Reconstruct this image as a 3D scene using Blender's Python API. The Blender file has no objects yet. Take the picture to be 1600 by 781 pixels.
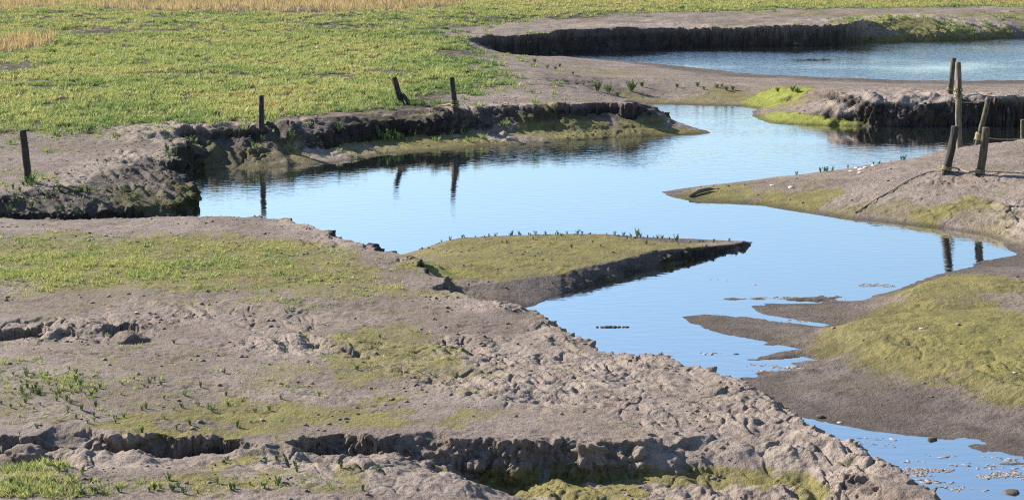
import bpy, math, random
import numpy as np
from mathutils import Vector, Matrix

rng = np.random.default_rng(7)
random.seed(7)
sc = bpy.context.scene
COL = sc.collection
R = math.radians
QUAL = 1.0            # tessellation of the ground sheet

# ------------------------------------------------------------------ ground positions taken from image pixels
# image pixels (1600 x 781) -> metres.  Water surface is z = 0, y runs away from the viewer.
CAM_H, FPX = 6.3, 3000.0
PITCH = math.atan(530.0 / FPX)
cP, sP = math.cos(PITCH), math.sin(PITCH)

def ray(u, v):
    a, b = u - 800.0, 390.5 - v
    return np.array([a, cP * FPX + sP * b, -sP * FPX + cP * b])

def P(u, v, z=0.0):
    d = ray(u, v); t = (z - CAM_H) / d[2]
    return (d[0] * t, d[1] * t)

def PL(pts, z=0.0):
    """outline on the level z; entries of three are metres already"""
    return np.array([P(p[0], p[1], z) if len(p) == 2 else P(p[0], p[1], p[2]) if len(p) == 4 else (p[0], p[1]) for p in pts], np.float64)

# ------------------------------------------------------------------ numpy noise
_ga = np.arange(16) * (2 * np.pi / 16) + .2
_gx, _gy = np.cos(_ga).astype(np.float32), np.sin(_ga).astype(np.float32)

def _h2(i, j, s):
    h = (i.astype(np.uint32) * np.uint32(374761393)) ^ (j.astype(np.uint32) * np.uint32(668265263)) ^ np.uint32((s * 2246822519) & 0xffffffff)
    h = (h ^ (h >> np.uint32(13))) * np.uint32(1274126177)
    return h ^ (h >> np.uint32(16))

def gn(x, y, s=0):
    x = np.asarray(x, np.float32); y = np.asarray(y, np.float32)
    xi, yi = np.floor(x), np.floor(y)
    fx, fy = x - xi, y - yi
    xi = xi.astype(np.int32); yi = yi.astype(np.int32)
    ux = fx * fx * fx * (fx * (fx * 6 - 15) + 10); uy = fy * fy * fy * (fy * (fy * 6 - 15) + 10)
    def c(dx, dy):
        k = _h2(xi + dx, yi + dy, s) & np.uint32(15)
        return _gx[k] * (fx - dx) + _gy[k] * (fy - dy)
    a = c(0, 0); b = c(1, 0); a += ux * (b - a)
    d = c(0, 1); e = c(1, 1); d += ux * (e - d)
    return (a + uy * (d - a)) * 1.5

def fbm(x, y, w, o=4, s=0, g=.5):
    r = 0; a = 1.0; t = 0
    for k in range(o):
        r = r + a * gn(x / w + 3.7 * k, y / w + 1.3 * k, s + k); t += a; a *= g; w /= 2.03
    return r / t * 1.4

def gn3(x, y, z, s=0):
    x = np.asarray(x, np.float32); y = np.asarray(y, np.float32); z = np.asarray(z, np.float32)
    zi = np.floor(z); fz = z - zi; zi = zi.astype(np.int32)
    uz = fz * fz * (3 - 2 * fz)
    # two hashed slices, offset per slice
    def sl(k):
        o = _h2(k, k * 7 + 3, s)
        ox = (o & np.uint32(1023)).astype(np.float32) * .731; oy = ((o >> np.uint32(10)) & np.uint32(1023)).astype(np.float32) * .577
        return gn(x + ox, y + oy, s)
    a = sl(zi); b = sl(zi + 1)
    return a + uz * (b - a)

def cell(x, y, s=0):
    """distance to nearest feature point and its id"""
    x = np.asarray(x, np.float32); y = np.asarray(y, np.float32)
    xi = np.floor(x).astype(np.int32); yi = np.floor(y).astype(np.int32)
    best = np.full(x.shape, 9., np.float32); sec = best.copy()
    for dx in (-1, 0, 1):
        for dy in (-1, 0, 1):
            h = _h2(xi + dx, yi + dy, s)
            px = xi + dx + (h & np.uint32(255)).astype(np.float32) / 255.
            py = yi + dy + ((h >> np.uint32(8)) & np.uint32(255)).astype(np.float32) / 255.
            d = (px - x) ** 2 + (py - y) ** 2
            m = d < best
            sec = np.where(m, best, np.minimum(sec, d)); best = np.where(m, d, best)
    return np.sqrt(best), np.sqrt(sec)

def sst(a, b, x):
    t = np.clip((x - a) / (b - a), 0, 1); return t * t * (3 - 2 * t)

# ------------------------------------------------------------------ ground grid (denser towards the path the viewer stands on)
step = 0.00115 / QUAL
fine = np.exp(np.arange(math.log(15.5), math.log(150.), step))
rows = np.concatenate([np.geomspace(2.0, 15.4, 40), fine, np.geomspace(151., 4000., 90)])
ca = np.arange(-.345, .345, .00062 / QUAL)
cols = np.concatenate([-np.geomspace(2.2, .35, 50), ca, np.geomspace(.35, 2.2, 50)])
NR, NC = len(rows), len(cols)
ST = 3
ri = np.unique(np.concatenate([np.arange(0, NR, ST), [NR - 1]])); ci = np.unique(np.concatenate([np.arange(0, NC, ST), [NC - 1]]))
Yc = np.repeat(rows[ri][:, None], len(ci), 1); Xc = Yc * cols[ci][None, :]

def _w(full, idx):
    k = np.clip(np.searchsorted(idx, np.arange(full), 'right') - 1, 0, len(idx) - 2)
    return k, ((np.arange(full) - idx[k]) / (idx[k + 1] - idx[k])).astype(np.float32)
kr, wr = _w(NR, ri); kc, wc = _w(NC, ci)

def up(a):
    a = a.astype(np.float32)
    b = a[kr] + wr[:, None] * (a[kr + 1] - a[kr])
    return b[:, kc] + wc[None, :] * (b[:, kc + 1] - b[:, kc])

def sdf(X, Y, poly):
    best = np.full(X.shape, 1e12); ins = np.zeros(X.shape, bool)
    n = len(poly)
    for k in range(n):
        ax, ay = poly[k]; bx, by = poly[(k + 1) % n]
        ex, ey = bx - ax, by - ay
        wx, wy = X - ax, Y - ay
        t = np.clip((wx * ex + wy * ey) / (ex * ex + ey * ey + 1e-12), 0, 1)
        best = np.minimum(best, (wx - t * ex) ** 2 + (wy - t * ey) ** 2)
        c = (ay > Y) != (by > Y)
        ins ^= c & (X < ex * (Y - ay) / (ey if abs(ey) > 1e-12 else 1e-12) + ax)
    d = np.sqrt(best)
    return np.where(ins, d, -d)

def SD(*polys):
    r = None
    for p in polys:
        s = sdf(Xc, Yc, p)
        r = s if r is None else np.maximum(r, s)
    return up(r)

Y = np.repeat(rows[:, None], NC, 1).astype(np.float32); X = (Y * cols[None, :].astype(np.float32))
FAR = [(700, 4500, 0), (-700, 4500, 0)]

# edge wander shared by all banks
wobB = .20 * fbm(X, Y, 1.5, 2, 14) + .14 * fbm(X, Y, .5, 2, 15) + .05 * fbm(X, Y, .2, 2, 16)
wobC = .20 * fbm(X, Y, 1.7, 2, 17) + .12 * fbm(X, Y, .55, 2, 18) + .06 * fbm(X, Y, .22, 2, 19)
wob = .16 * fbm(X, Y, 2.2, 2, 11) + .10 * fbm(X, Y, .75, 2, 12) + .05 * fbm(X, Y, .26, 2, 13)

def body(levels, rise=.1, L=6., out=.55, wobs=None, shapes=None):
    """height between nested level lines"""
    n = len(levels)
    sds = []
    for k, (z, pol) in enumerate(levels):
        pol = pol if isinstance(pol, list) else [pol]
        w = 1.0 if wobs is None else wobs[k]
        sds.append(SD(*pol) + (wob, wob, wobB, wobC)[k] * w)
    h = levels[0][0] + sds[0] * out
    for k in range(n):
        z = levels[k][0]; s = sds[k]
        if k + 1 < n:
            t = np.clip(s / np.maximum(s - np.minimum(sds[k + 1], 0), 1e-4), 0, 1)
            f = shapes[k] if shapes else 1.0
            v = z + (levels[k + 1][0] - z) * t ** f
        else:
            v = z + rise * (1 - np.exp(-np.maximum(s, 0) / L))
        h = np.where(s > 0, v, h)
    return h, sds

# ---- north marsh -------------------------------------------------------------
N0 = PL([(-900, 385), (-300, 358), (0, 352), (150, 350), (270, 340), (322, 321), (306, 300), (291, 278), (288, 268), (330, 266), (400, 264),
         (480, 258), (520, 255), (560, 250), (620, 241), (700, 235), (800, 227), (870, 222), (950, 216), (1060, 212), (1108, 209),
         (1088, 202), (1052, 192), (1033, 181), (1014, 172), (1002, 166), (1020, 164), (1060, 165), (1110, 166), (1160, 167), (1186, 170),
         (1172, 180), (1186, 187), (1205, 193), (1260, 196), (1340, 198), (1480, 196), (1600, 194), (2300, 185)] + [(200, 52, 0)] + FAR + [(-200, 38, 0)])
N2 = PL([(-900, 345), (-300, 345), (0, 340), (110, 338), (210, 328), (280, 318), (308, 310), (298, 290), (288, 274), (292, 258), (330, 248), (400, 242), (460, 238), (500, 230),
         (560, 222), (620, 215), (700, 212), (800, 207), (900, 203), (1000, 199), (1046, 194), (1050, 188), (1030, 177), (1010, 168), (985, 160), (955, 155),
         (970, 150), (1040, 147), (1110, 147), (1180, 149), (1225, 160), (1250, 178), (1300, 185), (1400, 187), (1600, 185), (2300, 176)] + [(200, 54, 0)] + FAR + [(-200, 39, 0)], .2)
N4 = PL([(-900, 322), (-300, 305), (0, 305), (60, 300), (110, 293), (165, 273), (212, 255), (240, 248), (260, 250), (274, 250), (272, 240), (282, 226), (300, 219), (345, 215), (400, 214),
         (450, 210), (500, 206), (560, 198), (620, 192), (700, 188), (800, 181), (870, 178), (940, 174), (1000, 172), (1016, 169), (1008, 163), (980, 156), (940, 148),
         (900, 142), (878, 136), (905, 129), (960, 120), (1000, 118), (1060, 118), (1130, 119), (1200, 126), (1252, 138), (1284, 152), (1310, 161),
         (1360, 165), (1400, 166), (1480, 165), (1600, 166), (2300, 158)] + [(200, 58, 0)] + FAR + [(-200, 40, 0)], .58)
N8 = PL([(-900, 222), (-300, 207), (0, 204), (60, 206), (150, 204), (220, 206), (255, 204), (290, 200), (340, 197), (400, 196), (470, 187), (520, 182), (560, 178),
         (620, 172), (720, 170), (800, 165), (870, 163), (940, 160), (985, 162), (1000, 161), (960, 155), (920, 149), (870, 141), (850, 132),
         (845, 118), (825, 103), (795, 90), (785, 78), (800, 57, .95, 1), (900, 48, .95, 1), (1000, 44, .95, 1), (1200, 41, .95, 1), (1400, 38, .9, 1), (1600, 35, .9, 1), (2300, 26, .9, 1)] + [(400, 130, 0)] + FAR + [(-200, 47, 0)], .83)
N8b = PL([(1290, 142), (1325, 147), (1360, 149), (1420, 150), (1500, 150), (1600, 153), (2300, 150), (2300, 136), (1600, 137), (1420, 137), (1320, 138)], .83)
hN, sN = body([(0, N0), (.2, N2), (.58, N4), (.83, [N8, N8b])], rise=.10, L=12, wobs=[.8, 1, 1.3, 1.5], shapes=[1.0, .8, .75])
hN = hN + (.10 + .16 * fbm(X, Y, 3.2, 3, 26)) * sst(74, 84, Y) * sst(115, 100, Y)

def carve(h, floor, rim, zf, shape=1.0, w=1.0, bed=-.35, out=.4, wr=None):
    sf = SD(floor) + wob * w * .5          # >0 on the floor
    sr = SD(rim) + (wob * w if wr is None else wr)                 # >0 inside the rim
    t = np.clip(-sf / np.maximum(-sf + np.maximum(sr, 0), 1e-4), 0, 1) ** shape
    low = zf + (h - zf) * t
    low = np.where(sf > 0, np.maximum(zf - sf * out, zf + bed), low)
    return np.where(sr > 0, np.minimum(low, h), h), sf, sr

W2 = PL([(757, 83), (800, 86), (850, 85), (885, 82), (950, 80), (1030, 76), (1100, 73), (1200, 70), (1320, 67), (1450, 65), (1600, 59), (2300, 45), (2300, 124),
         (1900, 126), (1600, 125), (1420, 126), (1330, 122), (1200, 117), (1140, 112), (1060, 103), (1000, 97), (930, 92), (885, 89), (830, 91), (790, 92), (757, 88)])
R2 = PL([(728, 64, .95, 1), (757, 57, .95, 1), (800, 54, .95, 1), (900, 48, .95, 1), (1000, 44, .95, 1), (1100, 42, .95, 1), (1200, 41, .95, 1), (1300, 39, .95, 1), (1400, 36, .8, 1), (1600, 29, .75, 1), (2300, 20, .75, 1), (2300, 146),
         (1600, 145), (1400, 142), (1200, 132), (1060, 121), (1000, 118), (930, 117), (880, 117), (830, 115), (780, 110), (735, 100), (715, 82)], .7)
_mid = PL([(700, 66), (757, 85), (800, 88), (880, 86), (1000, 90), (1200, 95), (1450, 98), (1600, 92), (2300, 84)])
_yc = np.interp(X, _mid[:, 0], _mid[:, 1])          # the far shore is cut steep, the near one is a beach
hN, sW2, sR2 = carve(hN, W2, R2, 0.0, np.where(Y > _yc, .5, 1.6).astype(np.float32))

# ---- near bank and mud island -------------------------------------------------
F5 = PL([(-900, 352), (-300, 345), (0, 340), (150, 341), (300, 337), (400, 337), (465, 344), (497, 357), (520, 368), (558, 377), (590, 392), (635, 398),
         (664, 420), (700, 440), (692, 452), (740, 466), (800, 478), (850, 502), (900, 528), (930, 546), (1000, 554), (1080, 569), (1150, 591), (1200, 618), (1250, 650),
         (1340, 703), (1400, 745), (1460, 790), (1560, 880), (1700, 1050)] + [(9, 12, 0), (9, 1, 0), (-60, 1, 0), (-60, 38, 0)], .5)
hF, sF = body([(.5, F5)], rise=.10, L=5, out=.75, wobs=[1.1])
hF = np.where(sF[0] < 0, .5 - .9 * np.abs(sF[0]) ** .8, hF)
G0 = PL([(590, 408), (640, 395), (655, 392), (690, 379), (720, 374), (800, 370), (900, 369), (1000, 371), (1100, 374), (1176, 378), (1166, 384), (1080, 406), (990, 428),
         (920, 446), (870, 462), (832, 478), (790, 490), (700, 474), (600, 440)])
G2 = PL([(668, 391), (692, 377), (720, 369), (800, 364), (900, 363), (1000, 366), (1080, 371), (1130, 374, .12, 1), (1162, 377, .07, 1), (1160, 379, .07, 1), (1130, 381, .12, 1), (1080, 390, .16, 1), (1040, 390, .22, 1), (1000, 396), (920, 413), (870, 424),
         (800, 434), (752, 440), (708, 446), (650, 432), (620, 412)], .26)
hG, sG = body([(0, G0), (.26, G2)], rise=.10, L=1.6, wobs=[.35, .6], out=.4, shapes=[.8])

# ---- spit with the mooring poles ----------------------------------------------
D0 = PL([(1033, 300), (1045, 307), (1070, 313), (1100, 318), (1190, 322), (1250, 332), (1320, 343), (1400, 350), (1470, 356), (1530, 366), (1562, 377),
         (1580, 390), (1660, 420), (2300, 440), (2300, 215), (1600, 233), (1500, 243), (1420, 256), (1300, 268), (1200, 279), (1100, 290), (1060, 296)])
D2 = PL([(1190, 281), (1250, 273), (1300, 265), (1420, 252), (1500, 238), (1600, 228), (2300, 205), (2300, 370), (1700, 362), (1600, 352), (1540, 340), (1470, 328), (1400, 318), (1320, 303),
         (1250, 290)], .25)
D6 = PL([(1425, 248), (1500, 230), (1600, 217), (2300, 190), (2300, 310), (1700, 298), (1620, 292), (1560, 284), (1490, 275), (1445, 260)], .58)
hD, sD = body([(0, D0), (.25, D2), (.58, D6)], rise=.32, L=3.0, wobs=[.4, .6, .8], out=.35)

# ---- low flat with mossy mounds on the right -----------------------------------
E0 = PL([(1640, 393), (1590, 398), (1530, 409), (1495, 420), (1440, 438), (1385, 457), (1330, 469), (1260, 471), (1200, 470), (1174, 479), (1196, 491), (1250, 500),
         (1302, 507), (1285, 511), (1250, 506), (1170, 496), (1100, 491), (1066, 495), (1080, 505), (1120, 520), (1190, 532), (1238, 545), (1246, 566),
         (1205, 580), (1150, 592), (1120, 600), (1190, 645), (1258, 655), (1330, 665), (1370, 673), (1430, 680), (1480, 686), (1532, 690), (1504, 697), (1560, 712),
         (1612, 732), (2300, 860), (2300, 380)])
E3a = PL([(1425, 449), (1450, 437), (1490, 426), (1540, 426), (1600, 438), (2300, 450), (2300, 473), (1600, 474), (1480, 477), (1425, 466)], .3)
E3b = PL([(1325, 506), (1350, 496), (1420, 488), (1600, 480), (2300, 480), (2300, 640), (1700, 604), (1600, 584), (1500, 566), (1400, 543), (1340, 524)], .3)
hE, sE = body([(0, E0), (.3, [E3a, E3b])], rise=.22, L=2.2, wobs=[.14, .6], out=.07, shapes=[1.6])

def spot(u, v, ru, rv, z=.5, ed=.5):
    c = P(u, v, z); a = P(u, v - rv, z); b = P(u, v + rv, z); e = P(u + ru, v, z)
    rx, ry = abs(e[0] - c[0]), max(abs(a[1] - b[1]) / 2, .05)
    return c, rx, ry

def patches(lst, X, Y):
    r = np.zeros(X.shape, np.float32)
    for p in lst:
        u, v, ru, rv, s = p[:5]; z = p[5] if len(p) > 5 else .5
        c, rx, ry = spot(u, v, ru, rv, z)
        q = ((X - c[0]) / rx) ** 2 + ((Y - c[1]) / ry) ** 2
        k = s * (1 - sst(.35, 1.6, q))
        if len(p) > 6: k = k * (1 - sst(p[6], p[6] + .1, Hv))
        r = np.maximum(r, k)
    return r

def smax(a, b, k=.06):
    t = np.clip(.5 + .5 * (a - b) / k, 0, 1)
    return b + (a - b) * t + k * t * (1 - t)

_t = P(1176, 378); _dt = np.hypot(X - _t[0], Y - _t[1])
hG = np.where(hG > 0, hG * .84 * (.28 + .72 * sst(.1, 3.3, _dt)), hG)      # the island thins out towards its point
H = np.full(X.shape, -.35, np.float32)
kb = .06 + .40 * patches([(668, 428, 70, 26, 1, .4)], X, Y)
for q in (hN, hF, hG, hD, hE):
    H = smax(q.astype(np.float32), H, kb if q is hG else .06)

# ---- trenches worn into the near bank ----------------------------------------------
T1f = PL([(-300, 540), (0, 537), (60, 536), (130, 535), (180, 534), (240, 535), (300, 538), (240, 540), (130, 541), (0, 543), (-300, 546)], .32)
T1r = PL([(-300, 512), (0, 515), (40, 516), (62, 513), (80, 524), (95, 518), (140, 521), (165, 514), (195, 508), (235, 517), (280, 528), (312, 539), (240, 543), (130, 545), (0, 548), (-300, 552)], .55)
H, _, sT1 = carve(H, T1f, T1r, .30, .6, 0.35, bed=-.05)
T2f = PL([(-300, 748), (0, 740), (100, 739), (180, 737), (300, 737), (400, 739), (520, 738), (600, 740), (700, 745), (800, 750), (950, 753), (1100, 757), (1210, 762), (1285, 785), (1340, 840),
          (1330, 880), (900, 810), (770, 775), (700, 757), (600, 746), (400, 744), (200, 744), (0, 747), (-300, 756)], .15)
T2r = PL([(-300, 668), (0, 690), (50, 690), (80, 672), (120, 672), (200, 690), (270, 692), (380, 691), (410, 700), (450, 686), (560, 684), (590, 694), (640, 690), (700, 697), (750, 692), (820, 698), (880, 688), (950, 690),
          (1040, 690), (1150, 676), (1240, 672), (1320, 703), (1392, 752), (1470, 818), (1540, 920), (900, 860), (770, 795), (700, 768), (600, 753), (400, 750), (200, 750), (0, 752), (-300, 770)], .5)
zf2 = .25 + .24 * fbm(X, Y * 1.6, 1.0, 3, 25) * (1 - .7 * sst(-.6, .4, X)) - .06 * sst(-.6, .4, X) + .06 * sst(.5, 3.2, X) - .10 * sst(-.6, -.1, X) * (1 - sst(-.1, .5, X))
H, _, sT2 = carve(H, T2f, T2r, np.clip(zf2, .10 + .09 * sst(-.4, -1.2, X), .44), (.5 + .45 * sst(-.6, .3, X)).astype(np.float32), 0.9, bed=-.03, out=.1, wr=.7 * wob + 1.5 * wobC * sst(-4.5, -3.5, X))
T3f = PL([(815, 623), (870, 622), (925, 627), (900, 629), (840, 628)], .4)
T3r = PL([(800, 616), (850, 611), (900, 613), (935, 628), (880, 633), (820, 632)], .55)
H, _, sT3 = carve(H, T3f, T3r, .40, .7, 0.3, bed=-.04)
T4f = PL([(425, 548), (470, 545), (530, 548), (580, 566), (640, 582), (600, 578), (520, 556)], .4)
T4r = PL([(400, 545), (440, 536), (490, 535), (540, 542), (600, 562), (665, 584), (600, 586), (500, 562), (430, 556)], .55)
H, _, sT4 = carve(H, T4f, T4r, .42, .7, 0.3, bed=-.04)

# ------------------------------------------------------------------ soft patches at image pixel positions
ROUGH = [(900, 590, 260, 45, .9), (1150, 650, 180, 60, .75), (1290, 710, 120, 50, 1), (740, 555, 90, 30, .9), (1060, 720, 160, 35, .8), (170, 715, 110, 30, .8), (600, 760, 200, 20, .5),
         (480, 545, 130, 16, .8), (650, 575, 90, 16, .6), (110, 520, 140, 18, .7), (430, 505, 160, 22, .45), (250, 500, 120, 20, .5), (760, 470, 90, 20, .7), (540, 378, 70, 14, .6), (470, 350, 50, 10, .6), (660, 405, 40, 14, .6), (870, 520, 60, 25, .7),
         (1540, 300, 140, 30, .5), (1390, 300, 90, 25, .35), (1590, 325, 40, 20, 1), (1480, 545, 160, 45, .25, .3), (1400, 530, 90, 24, .5, .3), (1450, 165, 170, 14, .9, .6), (200, 298, 120, 42, 1.1, .3), (1460, 50, 190, 12, 1.2, .5), (1100, 42, 300, 3, .7, .9), (1570, 585, 80, 25, .6, .3),
         (380, 215, 140, 14, .9), (440, 203, 340, 15, 1.1, .8), (830, 173, 180, 11, 1, .8), (330, 245, 80, 20, .8, .4), (230, 255, 80, 16, .7), (90, 222, 140, 8, .6), (650, 720, 380, 25, .7), (840, 620, 80, 10, .5), (1250, 770, 250, 14, .25, .2)]
rough = patches(ROUGH, X, Y)

land = sst(-.05, .15, H)
Hmac = H.copy()
H = H + land * .035 * fbm(X, Y, 3.2, 3, 31)
H = H + land * (.012 + .03 * rough) * fbm(X, Y, .8, 3, 41)
# thin puddle streaks where the flat meets the water
flat = sst(.16, .02, np.abs(H)) * patches([(1215, 563, 110, 26, 1.1, 0), (1215, 466, 130, 7, 1, 0), (1450, 745, 250, 30, .6, 0)], X, Y)
H = H + flat * .085 * fbm(X * .5, Y, .40, 4, 51)
# dried rilled lumps: rounded backs parted by creased furrows running down the bank
al, ac = .49 * X - .87 * Y, .87 * X + .49 * Y
wx_, wy_ = .10 * gn(X / .5, Y / .5, 61), .10 * gn(X / .5, Y / .5, 62)
b1 = np.abs(gn((al + 2 * wx_) / 2.3, (ac + 1.4 * wy_) / .40, 63)); b2 = np.abs(gn((al + 2 * wx_) / .95, (ac + 1.2 * wy_) / .15, 64))
b3 = np.abs(gn((X * .75 + Y * .66 + wx_) / .42, (Y * .75 - X * .66 + wy_) / .10, 65)); b4 = np.abs(gn((al + wx_) / .11, (ac + wy_) / .07, 67))
rmod = rough * (.35 + .65 * sst(-.35, .2, fbm(X, Y, 1.4, 2, 66)))
k1, k2 = cell((al + 3.0 * wx_) / 1.9, (ac + 1.6 * wy_) / .30, 161); k3, k4 = cell((X + wx_) / .19, (Y + wy_) / .16, 171)
fis = np.where(sF[0] > -.4, 1., .3).astype(np.float32)
H = H - land * fis * (rmod * .058 * (1 - sst(.02, .15, k2 - k1)) * sst(-.3, .25, fbm(X, Y, .9, 2, 163)) + (.012 * sst(.25, .6, rmod)) * (1 - sst(.03, .2, k4 - k3)))
H = H + land * (rmod * (.15 * b1 + .035 * b2 + .022 * b3 + .008 * b4) - .03 * rmod)
pit = sst(-.2, .3, fbm(X, Y, 1.1, 3, 72))
H = H + land * (.003 + .015 * pit) * (np.abs(gn(X / .34, Y / .30, 73)) - .3) + land * (.006 + .014 * pit + .008 * rough) * fbm(X, Y, .19, 3, 71, .62)
# wandering cracks / little erosion scarps
rg = np.abs(fbm(X * .8, Y * .5, .9, 3, 81))
H = H - land * (1 - sst(0, .07, rg)) * (.004 + .040 * rmod) * sst(.0, .35, fbm(X, Y, 3., 2, 91) + .2 + .5 * rough)
H = H.astype(np.float32)

# slope on the regular rows, then every column gets more rows where it climbs
gx = np.gradient(Hmac, axis=1) / np.maximum(np.gradient(X, axis=1), 1e-6)
gy = np.gradient(Hmac, axis=0) / np.maximum(np.gradient(Y, axis=0), 1e-6) - gx * (X / Y)
sl = np.sqrt(gx * gx + gy * gy)
Wt = 1 + 1.3 * np.minimum(np.abs(np.gradient(H, axis=0) / np.maximum(np.gradient(Y, axis=0), 1e-6)), 6)
Wt[rows > 140] = 1; Wt[rows < 15.5] = 1
def boxb(a, k, ax):
    c = np.cumsum(np.concatenate([np.repeat(np.take(a, [0], ax), k + 1, ax), a, np.repeat(np.take(a, [-1], ax), k, ax)], ax), axis=ax, dtype=np.float64)
    n_ = a.shape[ax]; w_ = 2 * k + 1
    return (np.take(c, np.arange(w_, w_ + n_), ax) - np.take(c, np.arange(0, n_), ax)) / w_
Wt = boxb(boxb(Wt, 5, 1), 3, 0)
cum = np.cumsum(Wt, 0); cum -= cum[0]
newi = np.empty(H.shape, np.float32)
for j in range(NC):
    newi[:, j] = np.interp(np.linspace(0, cum[-1, j], NR), cum[:, j], np.arange(NR))
r0_ = np.clip(newi.astype(np.int32), 0, NR - 2); fr_ = newi - r0_
def rs(a):
    return np.take_along_axis(a, r0_, 0) * (1 - fr_) + np.take_along_axis(a, r0_ + 1, 0) * fr_
VZ = rs(H); VY = rs(Y).astype(np.float32); VX = VY * cols[None, :].astype(np.float32)
slv = rs(boxb(boxb(sl.astype(np.float32), 1, 0), 1, 1))
steep = sst(.40, 1.1, slv).astype(np.float32); roughv = rs(rough)
# steep faces pushed in and out so they hang in lumps
du = np.stack([np.gradient(q, axis=1) for q in (VX, VY, VZ)], -1); dv = np.stack([np.gradient(q, axis=0) for q in (VX, VY, VZ)], -1)
nrm = np.cross(du, dv); nrm /= np.linalg.norm(nrm, axis=-1, keepdims=True) + 1e-9
for q in range(3): nrm[..., q] = boxb(boxb(nrm[..., q], 4, 0), 4, 1)
nrm[..., 2] *= .45
m = steep > .02
mx, my, mz = VX[m], VY[m], VZ[m]
n1 = gn3(mx / .46, my / .46, mz / .26, 101); n2 = gn3(mx / .19, my / .19, mz / .11, 102); n3 = gn3(mx / .075, my / .075, mz / .05, 103); n4 = gn3(mx / .9, my / .9, mz / .8, 104)
far_ = .75 + .25 * sst(24, 40, my)
disp = (.20 * n4 * sst(30, 34, my) + .17 * n1 + .28 * (np.abs(n2) - .25) + .16 * (np.abs(n3) - .25)) * steep[m] * far_
VX[m] += nrm[m][:, 0] * disp; VY[m] += nrm[m][:, 1] * disp; VZ[m] += nrm[m][:, 2] * disp
del du, dv

ALG = [(930, 395, 290, 44, .95, .25), (760, 392, 130, 30, .85, .25), (700, 428, 90, 16, 1.05, .25), (850, 425, 110, 14, .95, .25), (1040, 395, 140, 16, .9, .25),
       (1450, 520, 190, 62, .95, .3), (1570, 540, 170, 75, 1, .3), (1500, 447, 120, 32, .9, .3), (1330, 500, 60, 25, .5, .2),
       (200, 682, 100, 15, 1), (340, 665, 140, 15, .85), (560, 655, 200, 13, .8), (720, 651, 220, 8, .75), (900, 668, 110, 4, .6), (430, 598, 70, 10, .6), (430, 640, 60, 5, .7),
       (610, 560, 140, 42, .75), (720, 595, 90, 22, .6), (560, 458, 140, 12, .6), (450, 430, 200, 30, .8), (280, 410, 300, 50, .9), (330, 398, 190, 26, .95), (60, 400, 160, 36, .85), (60, 470, 160, 18, .5),
       (950, 752, 260, 26, .93, .2, .30), (1280, 755, 190, 22, .93, .2, .30), (720, 742, 70, 9, .9, .2, .3), (400, 760, 230, 14, .75), (60, 765, 150, 14, .7), (560, 720, 150, 10, .4, .2, .3), (1390, 700, 60, 30, .35),
       (960, 105, 120, 9, .6), (1010, 157, 70, 9, .75, .2), (1215, 150, 60, 11, 1.2, .3), (1215, 184, 60, 8, 1.2, .1, .2), (1290, 192, 70, 6, 1.2, .1, .2), (1130, 152, 100, 8, .7, .2), (880, 118, 80, 7, .4), (1100, 130, 160, 8, .3),
       (700, 224, 150, 10, .95, .1), (900, 210, 120, 8, .95, .1), (1040, 206, 80, 6, .95, .1), (600, 238, 90, 10, .7, .1), (420, 245, 140, 16, .75, .3, .45), (560, 215, 120, 12, .5, .3, .5), (500, 250, 90, 10, .4, .1),
       (290, 312, 36, 16, 1.1, .1), (210, 325, 80, 10, .8, .1), (360, 255, 90, 12, .7, .1), (450, 245, 60, 10, .5, .1),
       (1120, 303, 80, 11, 1, .1), (1250, 312, 70, 12, .95, .1), (1480, 332, 60, 12, .9, .2), (1380, 335, 140, 12, .62, .1), (1200, 295, 150, 12, .5, .1), (1560, 345, 60, 12, .6, .2), (1470, 300, 60, 15, .25),
       (1400, 25, 300, 3, .7, .9), (1450, 50, 170, 8, .9, .5), (1590, 52, 60, 10, .9, .5), (1100, 60, 250, 8, .25, .3), (60, 240, 150, 12, .3), (120, 540, 260, 40, .2), (300, 620, 420, 50, .45), (150, 470, 260, 22, .5), (560, 458, 200, 14, .7)]
Hv = rs(H)
wpx, wpy = fbm(VX, VY, 1.3, 4, 121, .65), fbm(VX, VY, 1.3, 4, 131, .65)
alg = patches(ALG, VX + .55 * wpx, VY + 1.3 * wpy) * (1 - .75 * sst(.5, 1.0, steep) * sst(.15, .45, rs(H)))
sEv = rs(sE[0]); sR2v = rs(sR2)
edgeG = sst(-.02, .04, rs(sG[0])) * (1 - sst(-.06, .10, rs(sG[1]) + .12 * wpx)) * sst(1.2, 2.2, VX - (VY - 35) * .0 + 2.0)
alg = alg * (1 - .85 * edgeG)
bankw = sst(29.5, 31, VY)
wet_shade = np.maximum(.62 * (1 - sst(.015, .075, Hv)), bankw * steep * (1 - sst(.6, 1.0, Hv)))  # damp water margin; on steep bank faces, painted shade as well
wet_shade = np.maximum(wet_shade, patches([(220, 305, 120, 45, .72, .3), (60, 325, 140, 20, .75, .3), (340, 250, 110, 30, .6, .2)], VX, VY) * (1 - sst(-.15, .35, rs(sN[2]))) * (1 - sst(.62, .8, Hv)))  # dark mossy terrace mud, with shade of its averted slope painted in
wet_shade = np.maximum(wet_shade, .5 * edgeG)
wet_shade = np.maximum(wet_shade, .8 * (1 - sst(-.25, .2, rs(sN[3]) + .3 * wpx)) * sst(.30, .5, Hv) * sst(-7.9, -7.3, VX) * (VX < 5.6) * (VY > 43) * (VY < 56.5) * sst(.05, .3, slv))  # shade on the left bank's face, painted as darker mud
wet_shade = np.maximum(wet_shade, .46 * sst(-.3, .3, sEv) * (1 - sst(.1, .22, Hv)))
wet_shade = np.maximum(wet_shade, sst(-.6, .6, sR2v) * sst(.1, .6, steep)) * (1 - .7 * patches([(1480, 50, 150, 12, 1, .5), (1650, 45, 120, 14, 1, .5)], VX, VY))  # far pool's cut face: its shade is painted in through this mask
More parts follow.
